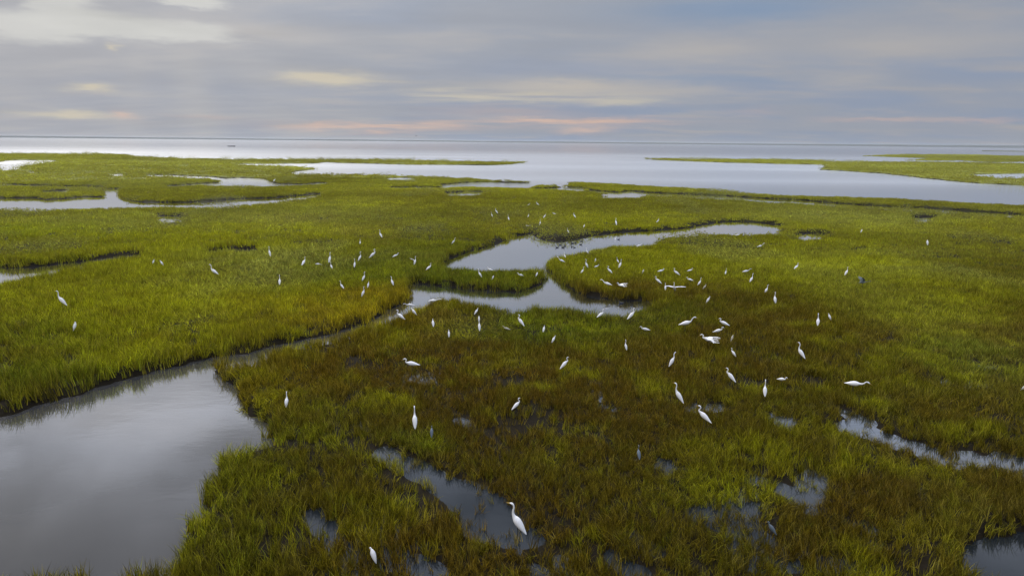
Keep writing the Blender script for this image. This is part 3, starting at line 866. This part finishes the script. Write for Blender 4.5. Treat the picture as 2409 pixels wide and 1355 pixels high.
def bird_shape(pose, kind, variant=0):
    """body with neck, head, legs and feet as one skin; the bill on its own"""
    key = (pose, kind, variant)
    if key in _SHAPES: return _SHAPES[key]
    tilt, neck, head, hd = POSE[pose]
    rv = random.Random(100 + variant * 7 + len(pose))
    tilt += rv.uniform(-7, 7) * (variant > 0); hd += rv.uniform(-16, 12) * (variant > 0)
    lean_ = rv.uniform(-.035, .045) * (variant > 0); bend = rv.uniform(-.03, .03) * (variant > 0)
    neck = [(x + lean_ * (i + 1) / 4 + bend * math.sin(math.pi * i / 3), z) for i, (x, z) in enumerate(neck)]
    head = (head[0] + lean_, head[1])
    ct, st = math.cos(rad(tilt)), math.sin(rad(tilt))
    body = [(-.37, .010, .006), (-.31, .036, .016), (-.24, .056, .034), (-.14, .078, .064), (-.03, .090, .086), (.07, .088, .090), (.145, .068, .072), (.20, .044, .050)]
    P, W, H = [], [], []
    for s_, w_, h_ in body:
        P.append((s_ * ct, .62 + s_ * st)); W.append(w_ * 1.12); H.append(h_ * 1.12)
    for (x, z), r_ in zip(neck, (.031, .024, .0205, .020)):
        P.append((x, z)); W.append(r_); H.append(r_ * 1.1)
    hx, hz = head; nx, nz = neck[-1]
    P.append(((hx * .55 + nx * .45), (hz * .55 + nz * .45) + .006)); W.append(.027); H.append(.030)
    P.append((hx, hz)); W.append(.022); H.append(.022)
    cb, sb = math.cos(rad(hd)), math.sin(rad(hd))
    P.append((hx + .035 * cb, hz + .035 * sb)); W.append(.012); H.append(.011)
    path = catmull(P, 3)
    prof = catmull(np.c_[W, H], 3)
    V, F, I = [], [], []
    loft(path, np.maximum(prof[:, 0], .004), np.maximum(prof[:, 1], .004), 10, V, F, I, 0)
    for sd_, off in ((1, .03), (-1, -.03)):
        top = (.00 * ct + off * .5, .60); knee = (off * .7 - .02, .33); foot = (off + .01, .0)
        loft(catmull([top, ((top[0] + knee[0]) / 2, .47), knee, (off - .005, .16), foot], 2), np.array([.022, .018, .013, .009, .008, .008, .008, .0075, .0075]), np.array([.026, .018, .013, .009, .008, .009, .008, .0075, .0075]), 6, V, F, I, 1, .035 * sd_)
        for ta in (-28, 0, 28, 180):
            L = .075 if ta != 180 else .045
            i0 = len(V); c_, s2 = math.cos(rad(ta)), math.sin(rad(ta))
            fx_, fy_ = foot[0], .035 * sd_
            V += [(fx_ - s2 * .006, fy_ + c_ * .006, .004), (fx_ + s2 * .006, fy_ - c_ * .006, .004), (fx_ + c_ * L, fy_ + s2 * L, .002), (fx_, fy_, .014)]
            F += [(i0, i0 + 2, i0 + 3), (i0 + 1, i0 + 3, i0 + 2), (i0, i0 + 1, i0 + 2)]; I += [1, 1, 1]
    BV, BF, BI = [], [], []
    b0 = np.array([hx + .028 * cb, hz + .028 * sb]); b1 = b0 + np.array([cb, sb]) * .125
    loft(np.array([b0, b0 * .6 + b1 * .4, b1]), np.array([.011, .008, .0015]), np.array([.012, .009, .0015]), 6, BV, BF, BI, 0)
    mats = {'egret': (M_WHITE, M_LEG), 'cream': (M_CREAM, M_LEG), 'slate': (M_SLATE, M_LEG)}[kind]
    me_b = bpy.data.meshes.new('egret_body'); me_b.from_pydata(V, [], F)
    for m_ in mats: me_b.materials.append(m_)
    me_b.polygons.foreach_set('material_index', I); me_b.polygons.foreach_set('use_smooth', [True] * len(F)); me_b.update()
    me_l = bpy.data.meshes.new('egret_bill'); me_l.from_pydata(BV, [], BF); me_l.materials.append(M_BILL)
    me_l.polygons.foreach_set('use_smooth', [True] * len(BF)); me_l.update()
    pts = np.array(V); ii = np.zeros(len(V), bool)
    for f_, k_ in zip(F, I):
        if k_ == 0: ii[list(f_)] = True
    _SHAPES[key] = (me_b, me_l, pts[ii])
    return _SHAPES[key]


def wing_mesh(name, span, chord, droop, mat, feathers=9):
    """an open wing from the shoulder outwards along +y: coverts, then separate flight feathers at the rear edge"""
    V, F = [], []
    n = 10
    def lead(t): return np.array([.05 + .10 * math.sin(math.pi * min(t * 1.6, 1)) - .10 * max(0, t - .5), span * t, droop * t * t + .06 * math.sin(math.pi * t)])
    for i in range(n + 1):
        t = i / n
        a = lead(t); c = chord * (1 - .45 * t)
        for q, up in ((0, .0), (.35, .018), (.7, .004)):
            V.append((a[0] - c * q, a[1], a[2] + up)); 
        for q, up in ((.7, -.004), (.35, .006)):
            V.append((a[0] - c * q, a[1], a[2] + up))
    for i in range(n):
        for k in range(5):
            a_, b_ = i * 5 + k, i * 5 + (k + 1) % 5
            F.append((a_, b_, b_ + 5, a_ + 5))
    F.append((0, 1, 2, 3, 4)); F.append((n * 5 + 4, n * 5 + 3, n * 5 + 2, n * 5 + 1, n * 5))
    for k in range(feathers):
        t = .06 + .94 * k / (feathers - 1)
        a = lead(t); c = chord * (1 - .45 * t)
        s_ = a + np.array([-c * .55, 0, 0]); ang_ = rad(-180 + 62 * max(0, t - .35) / .65)
        L = chord * (.62 + .25 * t)
        d = np.array([math.cos(ang_), -math.sin(ang_), -.02]); w_ = np.array([-d[1], d[0], 0]) * span / feathers * .62
        i0 = len(V)
        for p in (s_ - w_, s_ + w_, s_ + d * L * .8 + w_ * .9, s_ + d * L, s_ + d * L * .8 - w_ * .9): V.append(tuple(p + np.array([0, 0, .003 * (k % 2)])))
        F.append((i0, i0 + 1, i0 + 2, i0 + 3, i0 + 4))
    m_ = bpy.data.meshes.new(name); m_.from_pydata([tuple(v) for v in V], [], F); m_.materials.append(mat); m_.update()
    return m_


def part(name, me_, parent, loc=(0, 0, 0), rot=(0, 0, 0), scl=(1, 1, 1), label=None):
    o = bpy.data.objects.new(name, me_); COL.objects.link(o); o.parent = parent
    o.location = loc; o.rotation_euler = rot; o.scale = scl
    if label: o['label'] = label
    return o


def place(px, py, zc):
    """the marsh point whose body height zc above the ground shows at a place of the photograph"""
    z = 0.0
    for _ in range(4):
        p = ground(px, py, z + zc)
        xs = np.array([p[0]]); ys = np.array([p[1]])
        z = float(max(ZW - .08, ground_z(xs, ys, land(xs, ys), flood(xs, ys))[0]))
    return float(p[0]), float(p[1]), z


WIDE = {'lean', 'fwd', 'stretch', 'hook', 'peck'}


def bird(px, py, size, pose, yaw, label, kind='egret', name='great_egret', group='white egrets feeding across the marsh', cat='egret', wings=None):
    me_b, me_l, pts = bird_shape(pose, kind, 0 if size > 45 else random.choice((0, 1, 2, 3)))
    x, y, z = place(px, py, .62)
    dist = math.sqrt(x * x + y * y + (CAM_H - z) ** 2)
    dep = math.asin((CAM_H - z) / dist)
    ya = rad(yaw) - math.atan2(x, y)           # facing is told against the line of sight
    c, s_ = math.cos(ya), math.sin(ya)
    az_ = math.atan2(x, y)
    lx = (pts[:, 0] * c - pts[:, 1] * s_); ly = pts[:, 0] * s_ + pts[:, 1] * c
    across = lx * math.cos(az_) - ly * math.sin(az_); away = lx * math.sin(az_) + ly * math.cos(az_)
    up = pts[:, 2] * math.cos(dep) + away * math.sin(dep)
    ext = (np.ptp(across) if pose in WIDE else np.ptp(up))
    k = float(np.clip(size * .94 * dist / FPX / ext, .5, 1.45))
    x, y, z = place(px, py, .62 * k)
    o = bpy.data.objects.new(name, me_b); COL.objects.link(o)
    o.location = (x, y, z); jt = .25 if size > 33 else 1.0
    o.rotation_euler = (rad(random.uniform(-4, 4) * jt), rad(random.uniform(-9, 7) * jt), ya + rad(random.uniform(-9, 9) * jt))
    o.scale = (k * random.uniform(.95, 1.06), k * random.uniform(.9, 1.12), k)
    tag(o, label, cat, group)
    if size >= 13:
        part('bill', me_l, o)
    if wings:
        wings(o, kind)
    return o


W_OPEN = wing_mesh('open_wing', .62, .30, .10, M_WHITE)
W_HALF = wing_mesh('half_open_wing', .40, .30, -.16, M_WHITE)


def wings_spread(o, kind):
    part('wing', W_OPEN, o, (.06, .06, .72), (0, 0, 0))
    part('wing', W_OPEN, o, (.06, -.06, .72), (rad(10), 0, 0), (1, -1, 1))


def wings_loose(o, kind):
    part('wing', W_HALF, o, (.02, .07, .66), (rad(8), rad(12), rad(38)))
    part('wing', W_HALF, o, (.02, -.07, .66), (rad(-8), rad(12), rad(-38)), (1, -1, 1))


def wing_one(o, kind):
    part('wing', W_HALF, o, (.02, .07, .68), (rad(60), 0, rad(30)), label='lifted wing')


def wing_big(o, kind):
    part('wing', W_OPEN, o, (.05, .05, .68), (rad(16), 0, rad(-15)))


BIRDS = [
    # --- far flock on the green flat beyond the long pond
    (1157, 507, 13, 'up', 150, 'tall egret facing left at the left end of the far flock, below its neighbour'),
    (1167, 498, 12, 'alert', 155, 'egret facing left behind the first bird of the far flock'),
    (1197, 514, 14, 'up', 100, 'slim upright egret seen from behind, third from the left in the far flock'),
    (1243, 508, 10, 'up', 40, 'small egret facing right in the middle of the far flock, before the olive grass'),
    (1243, 482, 9, 'lean', 20, 'distant egret stretching its neck right, one of the two farthest birds of the flock'),
    (1265, 480, 9, 'alert', 160, 'distant egret facing left beside the stretching bird at the top of the flock'),
    (1281, 509, 10, 'hunch', 40, 'egret facing right just above the slim upright bird in the far flock'),
    (1271, 525, 15, 'up', 80, 'slim upright egret at the edge of the bright tuft in the far flock'),
    (1305, 503, 10, 'hook', 180, 'egret with level body facing left above the dark hole in the far flock'),
    (1351, 508, 11, 'alert', 140, 'egret facing left at the right end of the far flock\'s upper row'),
    (1449, 524, 18, 'up', 100, 'tall straight necked egret alone above the bank of the long pond'),
    (1374, 532, 9, 'hunch', 60, 'small egret facing right near the upper bank between two taller birds'),
    (1337, 549, 13, 'up', 120, 'egret at the very edge of the point above the dark ducks'),
    (1240, 531, 10, 'stretch', 15, 'low egret half hidden in grass by the upper left bank of the pond'),
    (1548, 520, 10, 'alert', 40, 'egret facing right alone above the middle of the pond\'s upper bank'),
    # --- pond's near shore and the bright right flat
    (1503, 578, 14, 'hook', 5, 'egret standing at the water\'s edge of the pond facing right before the small notch'),
    (1735, 553, 18, 'stretch', 180, 'egret reaching left with flat body by the pond\'s upper right arm'),
    (1789, 579, 18, 'lean', 12, 'egret with raised neck facing right on the bright grass below the pond\'s right end'),
    (1320, 613, 22, 'lean', 180, 'big egret leaning left on the headland tip beside the pond'),
    (1329, 603, 16, 'up', 125, 'egret with raised neck just behind the leaning bird on the headland tip'),
    (1381, 592, 15, 'up', 150, 'egret facing left at the pond\'s edge on the headland, under the ducks'),
    (1379, 623, 22, 'up', 140, 'tall egret with curved neck, left one behind its crossing neighbour on the headland'),
    (1369, 638, 19, 'up', 45, 'egret facing right just before the tall curved necked bird on the headland'),
    (1400, 612, 10, 'egg', 80, 'small huddled egret with hidden head on the headland'),
    (1403, 627, 14, 'hook', 12, 'ruffled egret facing right below the huddled bird on the headland'),
    (1433, 637, 17, 'alert', 178, 'egret with level body facing left where the headland grass turns brown'),
    (1454, 614, 14, 'up', 130, 'egret facing left, the rear one of the crossed pair on the headland'),
    (1459, 623, 22, 'up', 55, 'tall egret facing right, the front one of the crossed pair on the headland'),
    (1554, 637, 17, 'hook', 0, 'egret with bent head facing right at the left end of the upper row'),
    (1593, 642, 17, 'alert', 178, 'egret with raised neck facing left, second bird in the upper row'),
    (1512, 638, 7, 'egg', 60, 'tiny dull bird sunk in the brown headland grass', 'cream'),
    (1551, 661, 20, 'alert', 150, 'egret facing left behind the wing spreading bird, first of its trio'),
    (1566, 677, 15, 'up', 95, 'small upright egret in the middle of the trio, behind a spread wing'),
    (1587, 678, 22, 'up', -115, 'egret spreading both wings wide, lower bird of the trio in brown grass'),
    (1431, 672, 30, 'lean', 180, 'large egret striding left near the creek bank on the brown headland'),
    (1463, 683, 21, 'hook', 172, 'egret with loose wing feathers low by the creek, right of the striding bird'),
    (1624, 636, 16, 'hook', 5, 'egret with level body facing right, third bird in the upper row'),
    (1707, 641, 15, 'up', 80, 'small egret seen from behind alone on bright grass, right of the upper row'),
    (1753, 638, 22, 'lean', 0, 'egret leaning right with neck out, above a tall upright bird'),
    (1767, 657, 23, 'up', 55, 'tall upright egret close below the leaning bird on bright grass'),
    (1802, 683, 22, 'up', 60, 'tall slim egret, upper of the two by the pale laid grass'),
    (1822, 704, 27, 'up', 112, 'tall slim egret, lower of the two by the pale laid grass'),
    (1625, 658, 18, 'hook', 178, 'egret with level body facing left between the upper row and the trio'),
    (1645, 665, 20, 'up', 45, 'upright egret facing right beside the dull cream bird'),
    (1658, 675, 11, 'hunch', 30, 'dull cream coloured young egret in dark grass beside a white one', 'cream'),
    (1667, 705, 17, 'hunch', 40, 'egret facing right alone in the brown patch below the cream bird'),
    # --- left green flat
    (896, 553, 20, 'up', 112, 'tall straight egret standing highest on the left flat, against pale dry grass'),
    (847, 571, 14, 'up', 90, 'small upright egret below left of the highest bird on the left flat'),
    (1065, 569, 17, 'up', 20, 'egret stretching up right near the left bank of the long pond'),
    (848, 606, 22, 'up', 40, 'upright egret facing right, upper of a close pair left of the level one'),
    (878, 599, 20, 'alert', 5, 'egret with level body and raised head facing right beside a close pair'),
    (931, 601, 18, 'hook', 5, 'egret facing right alone between the level bird and the wing lifting one'),
    (835, 622, 22, 'up', 75, 'upright egret, lower of a close pair in the left flat'),
    (977, 616, 22, 'up', 60, 'egret lifting one wing near the left tip of the long pond'),
    (1008, 630, 18, 'alert', 15, 'egret facing right where the grass spit begins below the pond tip'),
    (856, 653, 23, 'up', 45, 'upright egret facing right above the crossed pair by the golden grass'),
    (923, 664, 24, 'up', 112, 'tall slim egret nearest the creek mouth on golden green grass'),
    (806, 673, 22, 'up', 125, 'egret facing left at the top of the golden grass, left of the crossed pair'),
    (866, 670, 16, 'hunch', 65, 'hunched egret partly behind a taller one at the golden grass'),
    (855, 689, 25, 'up', 38, 'tall egret facing right, front one of the pair on the golden grass'),
    (507, 638, 27, 'up', 150, 'egret facing left alone on the yellow green left flat'),
    (634, 595, 24, 'up', 112, 'tall egret by the end of the dark gully on the left flat'),
    (713, 617, 21, 'alert', 60, 'egret facing away to the right, left of a head down bird'),
    (747, 621, 18, 'peck', 0, 'egret with lowered neck pointing right between two upright groups'),
    (776, 609, 25, 'up', 70, 'tall egret, rear one of two standing in line on the left flat'),
    (780, 627, 19, 'up', 102, 'egret, front one of two standing in line on the left flat'),
    (658, 662, 25, 'up', 80, 'straight egret alone in the yellow grass below the left groups'),
    (298, 605, 14, 'alert', 100, 'egret standing in the gully by glinting water near the left edge'),
    (362, 616, 10, 'hunch', 30, 'small egret facing right, left one of a low pair by the gully'),
    (381, 619, 13, 'hunch', 140, 'small egret facing left, right one of a low pair by the gully'),
    (147, 707, 34, 'up', 140, 'tall egret leaning left alone near the left edge'),
    (178, 766, 19, 'egg', 50, 'huddled egret with hidden head below the tall bird near the left edge'),
    (645, 425, 7, 'hunch', 40, 'tiny far egret beside the small far pool on the left'),
    # --- creek and grass spit
    (1018, 707, 35, 'stretch', 0, 'egret stretched out flat to the right on the creek\'s near bank'),
    (967, 717, 30, 'fwd', 178, 'egret leaning left over the creek gap, behind a hunched one'),
    (975, 733, 20, 'hunch', 150, 'hunched egret just below the bird leaning over the creek gap'),
    (944, 744, 26, 'alert', 160, 'egret facing left beside the narrow strip of creek water'),
    (1018, 760, 21, 'hunch', 92, 'small egret seen from behind below the flat stretched bird'),
    (1057, 784, 16, 'hunch', 85, 'small upright egret lowest left of the bright green patch'),
    (1120, 733, 17, 'hunch', 40, 'egret facing right near the creek\'s near bank above the long bodied one'),
    (1127, 749, 11, 'egg', 80, 'small white bird directly behind the head of the long bodied egret'),
    (1127, 768, 32, 'up', 92, 'long bodied egret seen from behind in the bright green patch'),
    (1130, 660, 23, 'up', 132, 'egret facing left on the grass spit between pond and creek'),
    (1153, 634, 16, 'hook', 165, 'egret at the pond\'s lower edge on the grass spit facing left'),
    (1159, 653, 10, 'egg', 50, 'small huddled egret on the grass spit beside the upright one'),
    (1226, 647, 18, 'hook', 180, 'egret with level body facing left on the right half of the grass spit'),
    (1263, 643, 9, 'egg', 60, 'tiny egret on the very tip of the grass spit'),
    (1222, 756, 27, 'alert', 148, 'big egret facing left above the bright green patch'),
    (1192, 773, 18, 'hook', 180, 'dull cream young egret low in the grass below a big white one', 'cream'),
    (1280, 774, 12, 'hunch', 60, 'small egret in the bright green patch, right of the big one'),
    (1301, 798, 13, 'hunch', 60, 'small egret below the bright green patch, lower one of two'),
    (1411, 742, 23, 'alert', 30, 'egret with thin raised neck against the creek\'s lower right water'),
    (1486, 742, 28, 'alert', 25, 'egret facing right at the creek\'s lower right end'),
    # --- middle right, brown grass
    (1521, 774, 25, 'hook', 180, 'egret with level body facing left below the creek\'s right end'),
    (1613, 760, 43, 'lean', 0, 'large egret striding right with neck thrust forward'),
    (1702, 760, 28, 'hook', 180, 'egret facing left, upper of two mirrored birds'),
    (1690, 778, 28, 'hook', 0, 'egret facing right, lower of two mirrored birds'),
    (1668, 799, 36, 'hook', 176, 'ruffled egret with half opened drooping wings facing left'),
    (1471, 814, 26, 'up', 112, 'slim egret alone in the grass below the creek'),
    (1580, 850, 38, 'up', 45, 'tall long necked egret facing right in the brown grass'),
    (1727, 831, 22, 'alert', 130, 'small egret below the ruffled bird with drooping wings'),
    (1721, 886, 33, 'alert', 158, 'egret with full body facing left above the wet ground'),
    (1885, 830, 37, 'up', 145, 'long necked egret leaning left alone on the right'),
    (1800, 918, 41, 'up', 95, 'straight necked egret seen from behind on the wet right side'),
    (1838, 891, 24, 'hook', -28, 'egret with curved neck peering down right beside the one seen from behind'),
    (2009, 902, 52, 'fwd', 0, 'egret walking right with low stretched neck on the right'),
    (1722, 795, 10, 'egg', 60, 'dull pale bird almost hidden in grass right of the ruffled egret', 'cream'),
    (1873, 628, 16, 'alert', 50, 'egret facing right alone on the bright flat above the long slope'),
    (1992, 641, 20, 'up', 50, 'upright egret facing right beside the dark winged bird'),
    (1926, 756, 29, 'up', 80, 'straight egret, left one of two where bright grass turns brown'),
    (1951, 745, 15, 'hunch', 142, 'hunched egret, right one of two where bright grass turns brown'),
    (2183, 570, 12, 'egg', 110, 'huddled egret alone far out on the right flat'),
    (2027, 543, 8, 'egg', 60, 'tiny egret by the small dark puddle on the right flat'),
    (2413, 911, 16, 'hunch', -10, 'egret cut off by the picture\'s right edge'),
    # --- near marsh
    (969, 855, 40, 'hook', 180, 'egret bent forward facing left with yellow bill in the near brown grass'),
    (674, 944, 38, 'up', 80, 'round bodied egret with straight neck near the wide pool'),
    (976, 988, 56, 'up', 91, 'long straight egret seen from behind over a green tuft'),
    (1328, 857, 31, 'alert', 28, 'egret facing right in the middle of the brown grass'),
    (1215, 953, 31, 'alert', 35, 'egret with short raised neck facing right near the flooded patches'),
    (1598, 931, 48, 'up', 150, 'tall egret facing left at the edge of a wet patch'),
    (1658, 979, 39, 'alert', 160, 'egret facing left with hooked neck, below the tall one at the wet patch'),
    (1219, 1229, 70, 'up', 158, 'nearest tall egret with dark legs wading in the flooded patch'),
    (877, 1304, 37, 'egg', 135, 'nearest huddled egret with tucked head at the bottom'),
]
WINGS = {'egret spreading both wings wide, lower bird of the trio in brown grass': wings_spread,
         'ruffled egret with half opened drooping wings facing left': wings_loose,
         'egret with loose wing feathers low by the creek, right of the striding bird': wings_loose,
         'egret lifting one wing near the left tip of the long pond': wing_one,
         'egret facing left behind the wing spreading bird, first of its trio': None}
for b_ in BIRDS:
    bird(*b_[:6], kind=(b_[6] if len(b_) > 6 else 'egret'), wings=WINGS.get(b_[5]))
HER = dict(kind='slate', name='grey_heron', group='grey herons hidden in the grass', cat='heron')
bird(1816, 1242, 24, 'hunch', 165, 'slate grey heron with pale front crouching in the near right grass', **HER)
bird(1501, 1066, 26, 'alert', 110, 'thin grey heron standing in a flooded patch', **HER)
bird(1016, 1016, 22, 'hunch', 80, 'small grey heron beside the green tuft below the long straight egret', **HER)
fl_ = bird(2030, 669, 24, 'stretch', 20, 'blue grey heron flapping with open wings low over the bright grass', **HER)
fl_.location.z += .12
WG = wing_mesh('grey_wing', .55, .34, .18, M_SLATE)
part('wing', WG, fl_, (.06, .06, .70), (rad(22), 0, 0)); part('wing', WG, fl_, (.06, -.06, .70), (rad(-22), 0, 0), (1, -1, 1))


# ducks on the long pond
def duck_shape():
    V, F, I = [], [], []
    P = [(-.27, .15), (-.20, .12), (-.10, .085), (.02, .08), (.12, .085), (.18, .13), (.19, .20), (.20, .255), (.24, .27), (.275, .262)]
    Wd = [.010, .045, .085, .10, .085, .05, .034, .038, .034, .018]; Hd = [.008, .03, .065, .08, .075, .05, .034, .038, .032, .016]
    loft(catmull(P, 2), catmull(np.c_[Wd, Hd], 2)[:, 0], catmull(np.c_[Wd, Hd], 2)[:, 1], 9, V, F, I, 0)
    m_ = bpy.data.meshes.new('duck_body'); m_.from_pydata(V, [], F); m_.materials.append(M_DARK)
    m_.polygons.foreach_set('use_smooth', [True] * len(F)); m_.update()
    V, F, I = [], [], []
    loft(np.array([(.268, .262), (.31, .252), (.335, .245)]), np.array([.014, .016, .012]), np.array([.012, .007, .004]), 6, V, F, I, 0)
    b_ = bpy.data.meshes.new('duck_bill'); b_.from_pydata(V, [], F); b_.materials.append(M_LEG); b_.update()
    return m_, b_


DUCK, DBILL = duck_shape()
for px, py, k, yaw, lab in [
    (1311, 581, 1.3, 185, 'dark duck at the left end of the raft, one bird apart'), (1318, 575, 1.2, 150, 'dark duck behind the left end of the raft'), (1324, 581, 1.3, 20, 'dark duck in the tight left cluster, lower one'),
    (1329, 577, 1.5, 100, 'large upright dark duck in the tight left cluster'), (1345, 579, 1.4, 80, 'dark duck nearest the headland in the raft\'s middle'), (1347, 571, 1.4, 170, 'dark duck in the upper middle of the raft by the bank'),
    (1354, 570, 1.3, 60, 'dark duck just right of the raft\'s middle bird'), (1366, 574, 1.2, 10, 'dark duck at the right end of the raft, lower one'), (1368, 566, 1.2, 0, 'dark duck at the right end of the raft, nearest the bank'),
    (1352, 581, 1.0, 200, 'small dark duck low between headland and raft'), (1455, 562, 1.1, 10, 'lone dark duck on open pond water well right of the raft'), (1462, 711, 1.3, 160, 'lone duck on the creek\'s right end under the bank'),
]:
    p = ground(px, py, ZW + .08)
    o = bpy.data.objects.new('duck', DUCK); COL.objects.link(o)
    o.location = (p[0], p[1], ZW - .02); o.rotation_euler = (0, 0, rad(yaw)); o.scale = (k * .5,) * 3
    tag(o, lab, 'duck', 'dark ducks on the water')
    part('bill', DBILL, o)

# one bird on the wing over the bay
gv, gf_, gi_ = [], [], []
loft(catmull([(-.30, .02), (-.18, .0), (.0, .0), (.16, .01), (.25, .02)], 3), catmull(np.c_[[.02, .05, .075, .05, .02], [.01, .04, .065, .045, .015]], 3)[:, 0],
     catmull(np.c_[[.02, .05, .075, .05, .02], [.01, .04, .065, .045, .015]], 3)[:, 1], 8, gv, gf_, gi_, 0)
gull = mesh_obj('flying_bird', gv, gf_, [M_DARK])
d_ = ray(979.0, 321.0); d_ = d_ / np.linalg.norm(d_) * 190
gull.location = (d_[0], d_[1], d_[2] + CAM_H); gull.rotation_euler = (0, 0, rad(30)); gull.scale = (.55, .55, .55)
tag(gull, 'small dark bird flying low above the horizon line', 'bird')
GW = wing_mesh('flight_wing', .62, .22, .22, M_DARK)
part('wing', GW, gull, (.03, .05, .03), (rad(18), 0, 0)); part('wing', GW, gull, (.03, -.05, .03), (rad(-18), 0, 0), (1, -1, 1))

# small open boat far out on the bay
bp_ = ground(545.0, 345.0, ZW)
boat = bpy.data.objects.new('motorboat', None); COL.objects.link(boat)
boat.location = (bp_[0], bp_[1], ZW); boat.rotation_euler = (0, 0, rad(6))
tag(boat, 'small open motorboat far out on the glittering bay', 'boat')
M_HULL = simple('boat_paint', (.10, .10, .105), .5, .1, 3); M_DECK = simple('boat_deck', (.22, .21, .20), .7, .1, 3)
hv, hf = [], []
ST_ = [(-4.0, .95, .0), (-2.5, 1.1, .0), (0, 1.15, .02), (2.2, .95, .08), (3.4, .5, .2), (4.2, .04, .4)]
for x_, w_, r_ in ST_:
    hv += [(x_, -w_, .75 + r_), (x_, -w_ * .75, -.25 + r_ * .6), (x_, 0, -.45 + r_ * .8), (x_, w_ * .75, -.25 + r_ * .6), (x_, w_, .75 + r_), (x_, w_ * .86, .72 + r_), (x_, w_ * .7, .15 + r_), (x_, -w_ * .7, .15 + r_), (x_, -w_ * .86, .72 + r_)]
for i in range(len(ST_) - 1):
    for k in range(9):
        a_, b2 = i * 9 + k, i * 9 + (k + 1) % 9
        hf.append((a_, a_ + 9, b2 + 9, b2))
hf.append(tuple(range(9))); hf.append(tuple(range(45, 54))[::-1])
mesh_obj('hull', hv, hf, [M_HULL], boat, smooth=False)


def prism(name, prof, y0, y1, m_, parent):
    n = len(prof)
    V = [(x_, y0, z_) for x_, z_ in prof] + [(x_, y1, z_) for x_, z_ in prof]
    F = [tuple(range(n)), tuple(range(n, 2 * n))[::-1]] + [(i, i + n, (i + 1) % n + n, (i + 1) % n) for i in range(n)]
    return mesh_obj(name, V, F, [m_], parent, smooth=False)


prism('console', [(-.5, .1), (.35, .1), (.25, 1.15), (-.1, 1.25), (-.4, 1.0)], -.4, .4, M_DECK, boat)
prism('windscreen', [(.2, 1.15), (.28, 1.15), (.02, 1.6), (-.05, 1.6)], -.38, .38, M_HULL, boat)
prism('bench', [(-1.6, .1), (-1.1, .1), (-1.1, .6), (-1.6, .6)], -.75, .75, M_DECK, boat)
prism('outboard_motor', [(-4.55, .35), (-4.05, .45), (-4.05, 1.25), (-4.3, 1.35), (-4.6, 1.1)], -.2, .2, M_DARK, boat)
prism('bow_deck', [(2.2, .8), (3.9, 1.05), (3.9, 1.12), (2.2, .9)], -.35, .35, M_DECK, boat)

# ------------------------------------------------------------------ sea air
M_HAZE = bpy.data.materials.new('sea_haze'); M_HAZE.use_nodes = True
hn = M_HAZE.node_tree; hn.nodes.clear()
ho = hn.nodes.new('ShaderNodeOutputMaterial'); hp = hn.nodes.new('ShaderNodeVolumePrincipled')
hp.inputs['Color'].default_value = (.86, .90, .96, 1); hp.inputs['Density'].default_value = 7.5e-5; hp.inputs['Anisotropy'].default_value = .2
hn.links.new(hp.outputs[0], ho.inputs['Volume'])
X0, Y0, Y1, Z0, Z1 = 31000, -31000, 31000, -2.0, 17.0
hv_ = [(x_, y_, z_) for z_ in (Z0, Z1) for x_, y_ in ((-X0, Y0), (X0, Y0), (X0, Y1), (-X0, Y1))]
haze = mesh_obj('haze', hv_, [(3, 2, 1, 0), (4, 5, 6, 7), (0, 1, 5, 4), (1, 2, 6, 5), (2, 3, 7, 6), (3, 0, 4, 7)], [M_HAZE], smooth=False)
tag(haze, 'thin pale sea haze over the marsh and bay', 'haze', kind='stuff')
